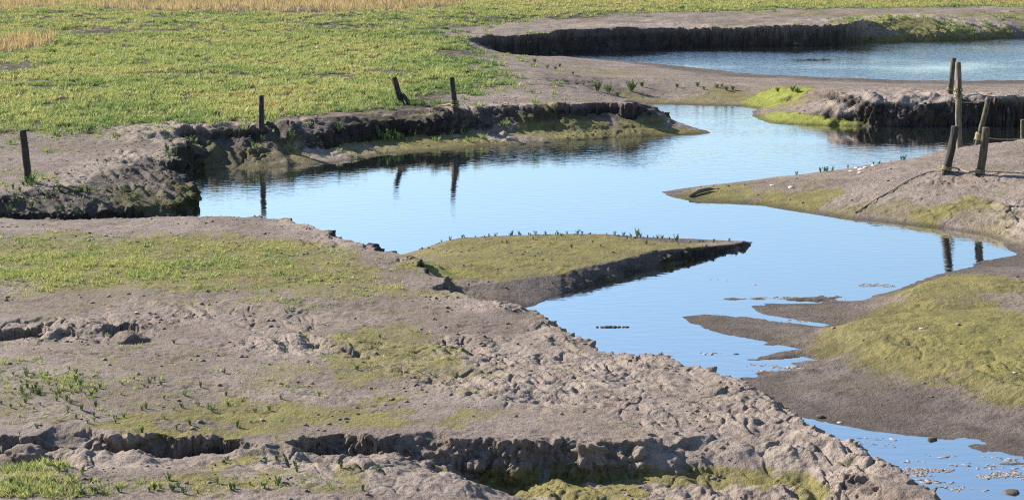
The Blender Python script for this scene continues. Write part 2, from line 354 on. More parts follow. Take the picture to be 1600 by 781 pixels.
MEADOW = PL([(-2500, -80), (3500, -80), (3500, 2), (1900, 8), (1500, 13), (1330, 15), (1200, 19), (1050, 23), (950, 27), (850, 33), (780, 40), (715, 46), (690, 54), (735, 64), (745, 78), (780, 96), (800, 118),
             (770, 132), (740, 140), (728, 154), (715, 164), (640, 167), (560, 171), (500, 174), (440, 189), (330, 187), (200, 195), (130, 204), (0, 206), (-2500, 214)], .9)
sM = SD(MEADOW)
turf = rs(sst(-.6, 1.2, sM + 1.2 * fbm(X, Y, 2.5, 3, 111)))

# ------------------------------------------------------------------ mesh helpers
def mesh_np(name, V, F, mat=None, smooth=False, attrs=None):
    """F is an (n, k) index array"""
    me = bpy.data.meshes.new(name)
    V = np.ascontiguousarray(V, np.float32); F = np.ascontiguousarray(F, np.int32)
    n, k = F.shape
    me.vertices.add(len(V)); me.vertices.foreach_set('co', V.ravel())
    me.loops.add(n * k); me.loops.foreach_set('vertex_index', F.ravel())
    me.polygons.add(n); me.polygons.foreach_set('loop_start', np.arange(0, n * k, k, dtype=np.int32))
    if smooth: me.polygons.foreach_set('use_smooth', np.ones(n, bool))
    me.update(calc_edges=True)
    for an, arr in (attrs or {}).items():
        a = me.attributes.new(an, 'FLOAT', 'POINT'); a.data.foreach_set('value', np.ascontiguousarray(arr, np.float32).ravel())
    if mat: me.materials.append(mat)
    o = bpy.data.objects.new(name, me); COL.objects.link(o)
    return o

def tag(o, label=None, cat=None, group=None, kind=None):
    if label: o['label'] = label
    if cat: o['category'] = cat
    if group: o['group'] = group
    if kind: o['kind'] = kind
    return o

# ------------------------------------------------------------------ materials
def new_mat(name):
    m = bpy.data.materials.new(name); m.use_nodes = True
    nt = m.node_tree
    for n in list(nt.nodes): nt.nodes.remove(n)
    out = nt.nodes.new('ShaderNodeOutputMaterial')
    def N(t, **kw):
        n = nt.nodes.new(t)
        for k, v in kw.items():
            if k in n.inputs: n.inputs[k].default_value = v
            else: setattr(n, k, v)
        return n
    def Lk(a, b): nt.links.new(a, b)
    return m, N, Lk, out

def mathn(N, Lk, op, a, b=None, c=None):
    n = N('ShaderNodeMath', operation=op)
    for i, q in enumerate((a, b, c)):
        if q is None: continue
        if isinstance(q, (int, float)): n.inputs[i].default_value = q
        else: Lk(q, n.inputs[i])
    return n.outputs[0]

def mixc(N, Lk, f, a, b):
    n = N('ShaderNodeMix', data_type='RGBA')
    for i, q in ((0, f), (6, a), (7, b)):
        if isinstance(q, (int, float)): n.inputs[i].default_value = q
        elif isinstance(q, tuple): n.inputs[i].default_value = (*q, 1)
        else: Lk(q, n.inputs[i])
    return n.outputs[2]

def rampf(N, Lk, x, lo, hi):
    n = N('ShaderNodeMapRange', interpolation_type='SMOOTHSTEP')
    Lk(x, n.inputs[0]); n.inputs[1].default_value = lo; n.inputs[2].default_value = hi
    return n.outputs[0]

def make_mud():
    m, N, Lk, out = new_mat('tidal_mud')
    geo = N('ShaderNodeNewGeometry'); pos = geo.outputs['Position']
    def noise(scale, det=5, rough=.6, vec=pos):
        n = N('ShaderNodeTexNoise'); n.inputs['Scale'].default_value = scale; n.inputs['Detail'].default_value = det; n.inputs['Roughness'].default_value = rough
        Lk(vec, n.inputs['Vector']); return n.outputs['Fac']
    A = {k: N('ShaderNodeAttribute', attribute_name=k).outputs['Fac'] for k in ('algae', 'wet_shade', 'rough', 'turf')}
    big, mid, fin, vf = noise(.55, 5), noise(3.2, 5, .65), noise(16, 5, .7), noise(60, 3, .6)
    c = mixc(N, Lk, rampf(N, Lk, big, .35, .68), MUD_A, MUD_B)
    c = mixc(N, Lk, rampf(N, Lk, mid, .45, .75), c, MUD_C)
    f = mathn(N, Lk, 'MULTIPLY', rampf(N, Lk, fin, .50, .70), .6)
    c = mixc(N, Lk, f, c, MUD_D)
    f = mathn(N, Lk, 'MULTIPLY', rampf(N, Lk, noise(7, 6, .75), .55, .66), .5)
    c = mixc(N, Lk, f, c, MUD_D)
    f = mathn(N, Lk, 'MULTIPLY', mathn(N, Lk, 'MULTIPLY', rampf(N, Lk, noise(.9, 6, .72), .50, .66), rampf(N, Lk, noise(9, 4, .7), .42, .6)), .75)
    c = mixc(N, Lk, f, c, ALG_A)
    # dried pale crust on the rough mud
    f = mathn(N, Lk, 'MULTIPLY', rampf(N, Lk, mid, .35, .6), mathn(N, Lk, 'MULTIPLY', mathn(N, Lk, 'MULTIPLY', A['rough'], .62), mathn(N, Lk, 'SUBTRACT', 1.0, A['wet_shade'])))
    c = mixc(N, Lk, f, c, MUD_E)
    # green film
    br = mathn(N, Lk, 'ADD', mathn(N, Lk, 'MULTIPLY', noise(1.7, 6, .7), 1.2), mathn(N, Lk, 'MULTIPLY', fin, .5))
    x = mathn(N, Lk, 'ADD', mathn(N, Lk, 'MULTIPLY', A['algae'], 1.15), mathn(N, Lk, 'SUBTRACT', br, .85))
    af = mathn(N, Lk, 'MULTIPLY', rampf(N, Lk, x, .42, 1.0), .82)
    ac = mixc(N, Lk, rampf(N, Lk, noise(2.3, 4), .38, .66), ALG_A, ALG_B)
    ac = mixc(N, Lk, rampf(N, Lk, A['algae'], .95, 1.2), ac, ALG_C)
    c = mixc(N, Lk, af, c, ac)
    # darker soil under the turf
    c = mixc(N, Lk, mathn(N, Lk, 'MULTIPLY', A['turf'], rampf(N, Lk, mid, .3, .55)), c, (.055, .048, .026))
    # damp tide margin and flats, plus bank face shade painted as dark colour
    wet_shade_f = N('ShaderNodeClamp'); Lk(mathn(N, Lk, 'MULTIPLY', A['wet_shade'], mathn(N, Lk, 'ADD', mathn(N, Lk, 'MULTIPLY', mid, .8), .6)), wet_shade_f.inputs[0]); wet_shade_f = wet_shade_f.outputs[0]
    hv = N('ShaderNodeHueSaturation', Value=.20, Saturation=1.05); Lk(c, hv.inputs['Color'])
    c = mixc(N, Lk, wet_shade_f, c, hv.outputs[0])
    b = N('ShaderNodeBsdfPrincipled')
    Lk(c, b.inputs['Base Color'])
    rr = N('ShaderNodeMapRange'); Lk(wet_shade_f, rr.inputs[0]); rr.inputs[3].default_value = .92; rr.inputs[4].default_value = .72; Lk(rr.outputs[0], b.inputs['Roughness'])
    b.inputs['Specular IOR Level'].default_value = .2
    hsum = mathn(N, Lk, 'ADD', mathn(N, Lk, 'MULTIPLY', fin, .06), mathn(N, Lk, 'MULTIPLY', vf, .02))
    bp = N('ShaderNodeBump'); bp.inputs['Strength'].default_value = .9; bp.inputs['Distance'].default_value = 1.0
    Lk(hsum, bp.inputs['Height']); Lk(bp.outputs[0], b.inputs['Normal'])
    Lk(b.outputs[0], out.inputs[0])
    return m

MUD_A, MUD_B, MUD_C, MUD_D, MUD_E = (.192, .149, .123), (.285, .23, .20), (.155, .12, .10), (.075, .056, .046), (.43, .355, .295)
ALG_A, ALG_B, ALG_C = (.15, .135, .038), (.225, .195, .048), (.24, .27, .025)

def make_water():
    m, N, Lk, out = new_mat('creek_water')
    geo = N('ShaderNodeNewGeometry'); pos = geo.outputs['Position']
    mp = N('ShaderNodeMapping'); Lk(pos, mp.inputs[0]); mp.inputs['Scale'].default_value = (1.0, 2.2, 1)
    n1 = N('ShaderNodeTexNoise'); n1.inputs['Scale'].default_value = 2.6; n1.inputs['Detail'].default_value = 3; Lk(mp.outputs[0], n1.inputs['Vector'])
    n2 = N('ShaderNodeTexNoise'); n2.inputs['Scale'].default_value = .12; n2.inputs['Detail'].default_value = 2; Lk(pos, n2.inputs['Vector'])
    sep = N('ShaderNodeSeparateXYZ'); Lk(pos, sep.inputs[0])
    far = rampf(N, Lk, sep.outputs['Y'], 36, 85)
    amp = mathn(N, Lk, 'MULTIPLY', mathn(N, Lk, 'ADD', mathn(N, Lk, 'MULTIPLY', far, 2.6), .18), rampf(N, Lk, n2.outputs['Fac'], .3, .62))
    amp = mathn(N, Lk, 'ADD', mathn(N, Lk, 'MULTIPLY', amp, .9), .10)
    bp = N('ShaderNodeBump'); bp.inputs['Strength'].default_value = 1; bp.inputs['Distance'].default_value = 1
    Lk(mathn(N, Lk, 'MULTIPLY', n1.outputs['Fac'], mathn(N, Lk, 'MULTIPLY', amp, WAVE)), bp.inputs['Height'])
    fr = N('ShaderNodeFresnel', IOR=1.33); Lk(bp.outputs[0], fr.inputs['Normal'])
    d = N('ShaderNodeBsdfDiffuse'); d.inputs[0].default_value = (.022, .030, .026, 1)
    g = N('ShaderNodeBsdfGlossy'); g.inputs['Roughness'].default_value = .02; g.inputs[0].default_value = (1, 1, 1, 1); Lk(bp.outputs[0], g.inputs['Normal'])
    sheen = mathn(N, Lk, 'SUBTRACT', 1.0, mathn(N, Lk, 'MULTIPLY', mathn(N, Lk, 'SUBTRACT', 1.0, fr.outputs[0]), .22))
    mx = N('ShaderNodeMixShader'); Lk(sheen, mx.inputs[0]); Lk(d.outputs[0], mx.inputs[1]); Lk(g.outputs[0], mx.inputs[2])
    Lk(mx.outputs[0], out.inputs[0])
    return m
WAVE = .016

def make_leaf(name, cols, trans=.35):
    """cols: list of (position, colour) along the per-plant tint"""
    m, N, Lk, out = new_mat(name)
    t = N('ShaderNodeAttribute', attribute_name='tint').outputs['Fac']
    r = N('ShaderNodeValToRGB'); el = r.color_ramp.elements
    el[0].position, el[0].color = cols[0][0], (*cols[0][1], 1); el[1].position, el[1].color = cols[-1][0], (*cols[-1][1], 1)
    for p, c in cols[1:-1]:
        e = el.new(p); e.color = (*c, 1)
    Lk(t, r.inputs[0])
    b = N('ShaderNodeBsdfPrincipled', Roughness=.55); b.inputs['Specular IOR Level'].default_value = .3; Lk(r.outputs[0], b.inputs['Base Color'])
    tr = N('ShaderNodeBsdfTranslucent'); Lk(r.outputs[0], tr.inputs[0])
    mx = N('ShaderNodeMixShader'); mx.inputs[0].default_value = trans; Lk(b.outputs[0], mx.inputs[1]); Lk(tr.outputs[0], mx.inputs[2])
    Lk(mx.outputs[0], out.inputs[0])
    return m

def make_wood(name, a, b_, c_):
    m, N, Lk, out = new_mat(name)
    tc = N('ShaderNodeTexCoord'); mp = N('ShaderNodeMapping'); Lk(tc.outputs['Object'], mp.inputs[0]); mp.inputs['Scale'].default_value = (14, 14, 1.6)
    n1 = N('ShaderNodeTexNoise', Scale=1.5, Detail=6); Lk(mp.outputs[0], n1.inputs['Vector'])
    n2 = N('ShaderNodeTexNoise', Scale=5.0, Detail=4); Lk(tc.outputs['Object'], n2.inputs['Vector'])
    c = mixc(N, Lk, rampf(N, Lk, n1.outputs['Fac'], .35, .65), a, b_)
    c = mixc(N, Lk, rampf(N, Lk, n2.outputs['Fac'], .55, .72), c, c_)
    b = N('ShaderNodeBsdfPrincipled', Roughness=.85); Lk(c, b.inputs['Base Color'])
    bp = N('ShaderNodeBump', Strength=.8, Distance=.02); Lk(n1.outputs['Fac'], bp.inputs['Height']); Lk(bp.outputs[0], b.inputs['Normal'])
    Lk(b.outputs[0], out.inputs[0]); return m

def make_plain(name, a, b_, scale=20, rough=.9, bump=.01):
    m, N, Lk, out = new_mat(name)
    geo = N('ShaderNodeNewGeometry')
    n1 = N('ShaderNodeTexNoise', Scale=float(scale), Detail=5); Lk(geo.outputs['Position'], n1.inputs['Vector'])
    c = mixc(N, Lk, rampf(N, Lk, n1.outputs['Fac'], .35, .65), a, b_)
    b = N('ShaderNodeBsdfPrincipled', Roughness=rough); Lk(c, b.inputs['Base Color'])
    bp = N('ShaderNodeBump', Strength=.8, Distance=bump); Lk(n1.outputs['Fac'], bp.inputs['Height']); Lk(bp.outputs[0], b.inputs['Normal'])
    Lk(b.outputs[0], out.inputs[0]); return m

M_MUD, M_WATER = make_mud(), make_water()
M_GLASS = make_leaf('glasswort_leaf', [(0, (.11, .19, .055)), (.28, (.22, .30, .09)), (.52, (.38, .42, .13)), (.76, (.50, .47, .17)), (.93, (.52, .40, .16)), (1, (.44, .20, .10))])
M_REED = make_leaf('dry_reed_leaf', [(0, (.20, .19, .08)), (.4, (.44, .34, .15)), (1, (.64, .46, .22))])
M_SPRIG = make_leaf('sprig_leaf', [(0, (.11, .19, .07)), (.5, (.24, .34, .13)), (.85, (.38, .42, .15)), (1, (.48, .40, .14))], .5)
M_WOOD_D = make_wood('dark_weathered_wood', (.018, .014, .012), (.045, .036, .030), (.09, .072, .05))
M_WOOD_M = make_wood('mossy_grey_wood', (.040, .034, .022), (.10, .082, .052), (.12, .12, .04))
M_WOOD_P = make_wood('pale_pole_wood', (.085, .07, .05), (.185, .15, .105), (.15, .14, .06))
M_ROPE = make_plain('weathered_rope', (.13, .11, .055), (.30, .25, .15), 40)
M_FOAM = make_plain('dried_scum', (.20, .15, .12), (.31, .25, .21), 14)
M_CLOD = make_plain('mud_clod', (.12, .092, .074), (.19, .147, .12), 12)
M_STONE = make_plain('pale_stone', (.50, .44, .38), (.72, .68, .62), 25)
M_WEED = make_plain('dark_weed', (.04, .035, .028), (.11, .09, .065), 30)

# ------------------------------------------------------------------ the ground sheet and water
idx = np.arange(NR * NC, dtype=np.int32).reshape(NR, NC)
F = np.stack([idx[:-1, :-1], idx[:-1, 1:], idx[1:, 1:], idx[1:, :-1]], -1).reshape(-1, 4)
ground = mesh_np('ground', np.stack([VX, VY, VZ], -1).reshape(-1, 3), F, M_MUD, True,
                 {'algae': alg, 'wet_shade': wet_shade, 'rough': roughv, 'turf': turf})
tag(ground, 'grey brown tidal mud banks and flats filmed with green algae', 'mud flat', kind='structure')
water = mesh_np('water', np.array([(-150, 4, 0), (150, 4, 0), (150, 150, 0), (-150, 150, 0)], float), np.array([[0, 1, 2, 3]]), M_WATER)
tag(water, 'calm pale blue creek water winding between the mud banks', 'water', kind='structure')

def hgt(x, y, A=None):
    """ground height under points"""
    A = H if A is None else A
    x = np.asarray(x, float); y = np.asarray(y, float)
    r = np.interp(y, rows, np.arange(NR)); c = np.interp(x / y, cols, np.arange(NC))
    r0 = np.clip(r.astype(int), 0, NR - 2); c0 = np.clip(c.astype(int), 0, NC - 2)
    fr, fc = r - r0, c - c0
    return (A[r0, c0] * (1 - fr) * (1 - fc) + A[r0 + 1, c0] * fr * (1 - fc) + A[r0, c0 + 1] * (1 - fr) * fc + A[r0 + 1, c0 + 1] * fr * fc)

def G(u, v, zmin=None):
    """first ground met along the sight line of an image pixel"""
    d = ray(u, v); d = d / d[1]
    ys = np.exp(np.arange(math.log(15.), math.log(200.), .0004))
    x = d[0] * ys; z = CAM_H + d[2] * ys
    g = hgt(x, ys)
    k = int(np.argmax(z <= np.maximum(g, -.02)))
    return Vector((x[k], ys[k], float(max(g[k], -.02))))

# ------------------------------------------------------------------ vegetation
def blades(px, py, pz, n, hgt_, spread, width, tint, lean=.35, seed=1):
    """n tapered blades for each plant base; two triangles each (a slim kite)"""
    r = np.random.default_rng(seed)
    k = len(px)
    S = lambda a: np.repeat(a, n)
    ang = r.uniform(0, 2 * np.pi, k * n); rad = np.sqrt(r.uniform(0, 1, k * n)) * S(spread)
    bx = S(px) + rad * np.cos(ang); by = S(py) + rad * np.sin(ang); bz = S(pz) - .01
    hh = S(hgt_) * r.uniform(.55, 1.1, k * n) * (1 - .35 * rad / np.maximum(S(spread), 1e-4))
    lx = (np.cos(ang) * lean * .7 + r.normal(0, lean * .5, k * n)) * hh; ly = (np.sin(ang) * lean * .7 + r.normal(0, lean * .5, k * n)) * hh
    fa = r.uniform(0, np.pi, k * n); w = S(width) * r.uniform(.7, 1.3, k * n)
    wx, wy = np.cos(fa) * w, np.sin(fa) * w
    b = np.stack([bx, by, bz], -1)
    midf = .5
    mid = b + np.stack([lx * .35, ly * .35, hh * midf], -1)
    top = b + np.stack([lx, ly, hh], -1)
    wv = np.stack([wx, wy, np.zeros_like(wx)], -1)
    V = np.stack([b, mid - wv, top, mid + wv], 1).reshape(-1, 3)
    i = np.arange(k * n, dtype=np.int32)[:, None] * 4
    Fq = i + np.array([[0, 1, 2, 3]], np.int32)
    t = np.repeat(np.clip(S(tint) + r.normal(0, .09, k * n), 0, 1), 4)
    return V, Fq, t

def build_stuff(name, parts, mat, label, cat):
    V, Fs, T, o = [], [], [], 0
    for v, f, t in parts:
        V.append(v); Fs.append(f + o); T.append(t); o += len(v)
    ob = mesh_np(name, np.concatenate(V), np.concatenate(Fs), mat, False, {'tint': np.concatenate(T)})
    return tag(ob, label, cat, kind='stuff')

def scatter(n, amin, amax, ymin, ymax, r=rng):
    """uniform over the fan of ground between two depths"""
    y = np.sqrt(r.uniform(ymin ** 2, ymax ** 2, n)); a = r.uniform(amin, amax, n)
    return a * y, y

BARE = [(190, 53, 150, 4, 1.2, .9), (20, 108, 50, 9, 1.3, .9), (580, 50, 150, 3.5, 1.2, .9), (290, 116, 90, 3, .9, .9), (600, 113, 50, 4, .8, .9), (90, 137, 70, 3, .9, .9),
        (500, 119, 80, 3, .8, .9), (690, 152, 50, 8, .9, .9), (720, 82, 40, 8, .8, .9), (330, 53, 40, 3, .9, .9), (390, 118, 60, 3, .8, .9), (760, 105, 40, 6, .7, .9), (60, 128, 80, 2, .6, .9), (900, 14, 100, 2, .6, .9)]
REED = [(440, 8, 300, 15, 1.1, .9), (120, 10, 120, 8, .6, .9), (20, 74, 50, 12, 1.1, .9), (760, 3, 130, 6, .5, .9), (-150, 40, 120, 50, .7, .9)]

def attr_at(x, y, A): return hgt(x, y, A)

parts, rparts = [], []
for (y0, y1, n, sc_) in ((40, 62, 26000, 1.0), (62, 88, 36000, 1.1), (88, 150, 60000, 1.3), (150, 260, 20000, 2.2)):
    x, y = scatter(n, -.37, .40, y0, y1)
    s = attr_at(x, y, sM)
    edge = s + 1.3 * fbm(x, y, 2.4, 3, 201) + .5 * fbm(x, y, .7, 2, 202)
    bare = patches(BARE, x, y)
    dens = sst(-.2, .9, edge) * (1 - sst(.32, .66, bare + .62 * fbm(x, y, 1.3, 3, 203)))
    dens = np.maximum(dens, .05 * sst(-3.5, -.5, s))
    dens = np.maximum(dens, .4 * sst(.9, .2, np.abs(hgt(x, y, sR2) + .25)) * (y > 80) * sst(.0, .4, fbm(x, y, 1.6, 2, 209)))
    dens = np.maximum(dens, .55 * patches([(1480, 50, 160, 10, 1, .5), (1640, 45, 90, 12, 1, .5)], x, y) * (hgt(x, y) > .12))
    dens *= .25 + .75 * sst(-.35, .15, fbm(x, y, .7, 3, 204))
    reed = patches(REED, x, y) + .5 * fbm(x, y, 3., 3, 205)
    keep = rng.uniform(0, 1, n) < dens
    isr = keep & (reed > .62) & (s > .4)
    if isr.any():
        q = rng.uniform(0, 1, n) < .5
        w_ = isr & q; k = int(w_.sum())
        rparts.append(blades(x[w_], y[w_], hgt(x[w_], y[w_]), 7, rng.uniform(.38, .72, k), np.full(k, .14) * sc_, np.full(k, .012) * sc_, np.clip(rng.normal(.62, .2, k), 0, 1), .25, 5 + int(y0)))
    w_ = keep & ~isr; x, y = x[w_], y[w_]; k = len(x)
    t = .52 + .28 * fbm(x, y, 4.5, 3, 206) + .14 * fbm(x, y, .9, 2, 207) + rng.normal(0, .11, k)
    t = t - .22 * (1 - sst(.2, 2.2, s[w_])) + .18 * sst(95, 125, y)
    hh = rng.uniform(.08, .25, k) * (1 + .35 * fbm(x, y, 1.5, 2, 208))
    parts.append(blades(x, y, hgt(x, y), 24, hh, rng.uniform(.07, .14, k) * sc_, np.full(k, .0115) * sc_, np.clip(t, 0, 1), .55, 17 + int(y0)))
build_stuff('marsh_grass', parts, M_GLASS, 'thick yellow green glasswort carpet covering the upper left marsh', 'marsh plants')
build_stuff('reed_grass', rparts, M_REED, 'dry golden reed grass along the far top edge of the marsh', 'reeds')

# low plants creeping over the near mud, too many to count
LOW = [(100, 425, 160, 26, 1.3), (300, 420, 180, 24, .7), (250, 395, 230, 12, .45), (30, 455, 70, 15, .75), (60, 612, 100, 24, .45), (150, 600, 80, 18, .22), (40, 772, 150, 18, 1), (300, 768, 260, 10, .35), (40, 738, 80, 10, .8), (450, 765, 120, 12, .25),
       (450, 440, 230, 40, .20), (30, 290, 60, 12, .7), (120, 228, 170, 8, .5), (250, 395, 260, 26, .28), (60, 245, 100, 12, .2), (100, 325, 120, 12, .25, .2), (370, 400, 220, 20, .18), (250, 620, 330, 70, .05), (120, 540, 160, 12, .08), (60, 380, 90, 20, .3),
       (200, 640, 240, 40, .07), (560, 550, 160, 40, .05), (330, 190, 120, 8, .3, .8), (700, 230, 180, 14, .05, .1), (1130, 150, 120, 12, .06, .3), (860, 125, 90, 10, .1, .7), (20, 580, 60, 14, .3)]
parts = []
for (y0, y1, n, sc_) in ((17, 24, 30000, .8), (24, 34, 46000, .9), (34, 62, 60000, 1.05)):
    x, y = scatter(n, -.33, .20, y0, y1)
    d = patches(LOW, x, y); d = d * (.25 + 1.0 * sst(-.25, .35, fbm(x, y, .9, 3, 221)))
    hz = hgt(x, y)
    keep = (rng.uniform(0, 1, n) < d) & (hz > .06)
    x, y, hz, d = x[keep], y[keep], hz[keep], d[keep]; k = len(x)
    t = .50 + .25 * fbm(x, y, 1.6, 3, 222) + rng.normal(0, .14, k)
    hh = rng.uniform(.035, .105, k) * (.8 + .45 * np.minimum(d, 1))
    parts.append(blades(x, y, hz, 8, hh, np.full(k, .035) * sc_, np.full(k, .006) * sc_, np.clip(t, 0, 1), .6, 31 + int(y0)))
build_stuff('ground_cover', parts, M_GLASS, 'low yellow green glasswort creeping over the near mud bank', 'ground cover')

# ------------------------------------------------------------------ mud crumbs and scum
ico_v = []
g_ = (1 + 5 ** .5) / 2
for a, b in ((1, g_), (-1, g_), (1, -g_), (-1, -g_)):
    ico_v += [(0, a, b), (a, b, 0), (b, 0, a)]
ico_v = np.array(ico_v) / math.hypot(1, g_)
from itertools import combinations
_e = min(np.linalg.norm(ico_v[0] - q) for q in ico_v[1:]) * 1.05
ico_f = []
for t3 in combinations(range(12), 3):
    if all(np.linalg.norm(ico_v[i] - ico_v[j]) < _e for i, j in combinations(t3, 2)):
        a, b, c = (ico_v[i] for i in t3)
        ico_f.append(t3 if np.dot(np.cross(b - a, c - a), a + b + c) > 0 else (t3[0], t3[2], t3[1]))
ico_f = np.array(ico_f, np.int32)

def blobs(x, y, z, sx, sy, sz, seed=1, jit=.28):
    r = np.random.default_rng(seed); k = len(x)
    v = ico_v[None] * (1 + r.normal(0, jit, (k, 12, 1)))
    a = r.uniform(0, 6.28, k); ca_, sa = np.cos(a)[:, None], np.sin(a)[:, None]
    vx, vy = v[..., 0] * sx[:, None], v[..., 1] * sy[:, None]
    V = np.stack([vx * ca_ - vy * sa + x[:, None], vx * sa + vy * ca_ + y[:, None], v[..., 2] * sz[:, None] + z[:, None]], -1)
    Fi = ico_f[None] + (np.arange(k) * 12)[:, None, None]
    return V.reshape(-1, 3), Fi.reshape(-1, 3)

xs, ys_ = scatter(90000, -.30, .32, 17, 60)
z_ = hgt(xs, ys_)
d = (.22 + .45 * hgt(xs, ys_, rough)) * sst(.05, .3, fbm(xs, ys_, .8, 3, 231)) * (z_ > .05) * np.where(xs > 3.0 + (ys_ - 20) * .1, .3, 1)
kp = rng.uniform(0, 1, len(xs)) < d
xs, ys_, z_ = xs[kp], ys_[kp], z_[kp]; k = len(xs)
s = np.minimum(rng.lognormal(-4.2, .5, k), .032)
V, Fi = blobs(xs, ys_, z_ + s * .15, s * 1.25, s, s * .62, 3)
tag(mesh_np('mud_crumbs', V, Fi, M_CLOD, True), 'small crumbs of mud strewn over the banks', 'mud crumbs', kind='stuff')

FOAM = [(1500, 745, 130, 9, 2.2, 0), (1440, 738, 60, 7, 1.6, 0), (1350, 720, 60, 12, .25, 0), (1560, 735, 60, 5, .5, 0), (1430, 715, 90, 8, .3, 0), (1530, 722, 90, 8, .3, 0), (1390, 690, 60, 8, .15, 0), (1210, 575, 50, 8, .55, 0), (1180, 562, 70, 5, .25, 0), (1060, 553, 70, 3, .25, 0),
        (1250, 466, 80, 3, .6, 0), (1370, 446, 30, 3, .5, 0), (1210, 500, 60, 4, .2, 0), (1130, 440, 80, 6, .05, 0), (1450, 760, 100, 10, .2, 0)]
xs, ys_ = scatter(220000, .03, .30, 17, 40)
d = patches(FOAM, xs, ys_) * sst(-.1, .35, fbm(xs * .45, ys_, .5, 3, 241)); z_ = hgt(xs, ys_)
kp = (rng.uniform(0, 1, len(xs)) < d) & (z_ < .02)
xs, ys_ = xs[kp], ys_[kp]; k = len(xs)
s = rng.lognormal(-4.55, .45, k)
V, Fi = blobs(xs, ys_, np.full(k, .001), s * 2.8, s, np.minimum(s * .16, .003), 4)
tag(mesh_np('scum', V, Fi, M_FOAM, True), 'pinkish dried scum drifting on the shallow creek', 'scum', kind='stuff')

# ------------------------------------------------------------------ tubes: posts, ropes
def tube(path, rad, seg=14, seed=0, rough=.0, cap=True, oval=None):
    r = np.random.default_rng(seed)
    path = np.array(path, float); n = len(path)
    rad = np.array(rad, float) if hasattr(rad, '__len__') else np.full(n, rad)
    V, Fs = [], []
    t = np.gradient(path, axis=0); t /= np.linalg.norm(t, axis=1)[:, None]
    ref = np.array([1., 0, 0]) if abs(t[0][0]) < .8 else np.array([0, 0, 1.])
    ph = r.uniform(0, 6.28, 4)
    for i in range(n):
        u = np.cross(t[i], ref); u /= np.linalg.norm(u); w = np.cross(u, t[i])
        for j in range(seg):
            a = 2 * math.pi * j / seg
            q = rad[i] * (1 + rough * (.6 * math.sin(2 * a + ph[0]) + .5 * math.sin(3 * a + ph[1] + i * .25) + r.normal(0, .35)))
            V.append(path[i] + q * (math.cos(a) * u + math.sin(a) * w))
    for i in range(n - 1):
        for j in range(seg):
            k = (j + 1) % seg
            Fs.append((i * seg + j, i * seg + k, (i + 1) * seg + k, (i + 1) * seg + j))
    return V, Fs, seg, n

def tube_obj(name, path, rad, mat, seg=14, seed=0, rough=.05, parent=None, cap=True):
    V, Fs, seg, n = tube(path, rad, seg, seed, rough)
    if cap:
        Fs.append(tuple(range(seg))[::-1]); Fs.append(tuple(range((n - 1) * seg, n * seg)))
    me = bpy.data.meshes.new(name); me.from_pydata([tuple(v) for v in V], [], Fs); me.update()
    me.polygons.foreach_set('use_smooth', [len(p.vertices) == 4 for p in me.polygons])
    me.materials.append(mat)
    o = bpy.data.objects.new(name, me); COL.objects.link(o)
    if parent: o.parent = parent
    return o

def top_of(u, v, y):
    d = ray(u, v); t = y / d[1]
    return Vector((d[0] * t, y, CAM_H + d[2] * t))

def post_thing(name, base_uv, top_uv, width_px, mat, label, cat='post', group=None, lean_y=0.0, base=None, sink=.25, seed=0, binding=(), ends=(1, .92)):
    """wooden post from its foot on the ground to its sawn top"""
    b = G(*base_uv) if base is None else Vector(base)
    tp = top_of(*top_uv, b.y + lean_y)
    d = tp - b; L = d.length; dn = d.normalized()
    rpx = width_px * .46 * b.y / FPX
    root = bpy.data.objects.new(name, None); root.empty_display_size = .2; COL.objects.link(root); root.location = b
    tag(root, label, cat, group)
    ss = np.concatenate([[-sink], np.linspace(0, L - .03, 16), [L]])
    r_ = [rpx * (ends[0] + (ends[1] - ends[0]) * max(s_, 0) / L) * (.90 if s_ == L else 1) for s_ in ss]
    tube_obj('shaft', [tuple(dn * float(s_) + Vector((math.sin(s_ * 3 + seed), math.cos(s_ * 2.3 + seed), 0)) * .012) for s_ in ss], r_, mat, 18, seed, .13, root)
    # rope lashing round the shaft
    for k, (f, turns, thick) in enumerate(binding):
        u_ = dn.cross(Vector((0, 1, 0))).normalized(); w_ = u_.cross(dn)
        pts = []
        for q in range(turns * 14 + 1):
            a = q / 14 * 2 * math.pi
            rr = rpx * 1.02 + thick * (.9 + .25 * math.sin(q * 1.7))
            pts.append(tuple(dn * (L * f + (q / 14 - turns / 2) * thick * 1.7 + .3 * thick * math.sin(a + k)) + (u_ * math.cos(a) + w_ * math.sin(a)) * rr))
        tube_obj('rope_binding', pts, thick, M_ROPE, 6, seed + 9 + k, .05, root)
    return root, b, tp

WP = 'old wooden posts standing along the creek'
pA, bA, tA = post_thing('post', (44, 284), (36, 203), 13, M_WOOD_D, 'tall dark post leaning left on the lower mud terrace at the far left', group=WP, seed=1, ends=(1.0, .95))
pB, bB, tB = post_thing('post', (408, 205), (409, 149), 10.5, M_WOOD_D, 'upright dark post standing alone at the brink of the crumbling bank', group=WP, seed=2)
pC, bC, tC = post_thing('post', (628, 163), (616, 121), 10, M_WOOD_D, 'dark leaning post with a broken brace at the meadow edge, left of the pair', group=WP, seed=3, ends=(1.0, .95))
tube_obj('brace', [tuple(Vector((.02, -.03, .28))), tuple(Vector((.14, -.12, .13))), tuple(Vector((.30, -.22, -.08)))], [.05, .055, .06], M_WOOD_D, 10, 5, .15, pC)
pD, bD, tD = post_thing('post', (712, 170), (706, 121), 9.5, M_WOOD_D, 'dark leaning post with rope round its foot at the meadow edge, right of the pair', group=WP, seed=4, binding=((.10, 2, .022), (.22, 2, .022)), ends=(1, .85))

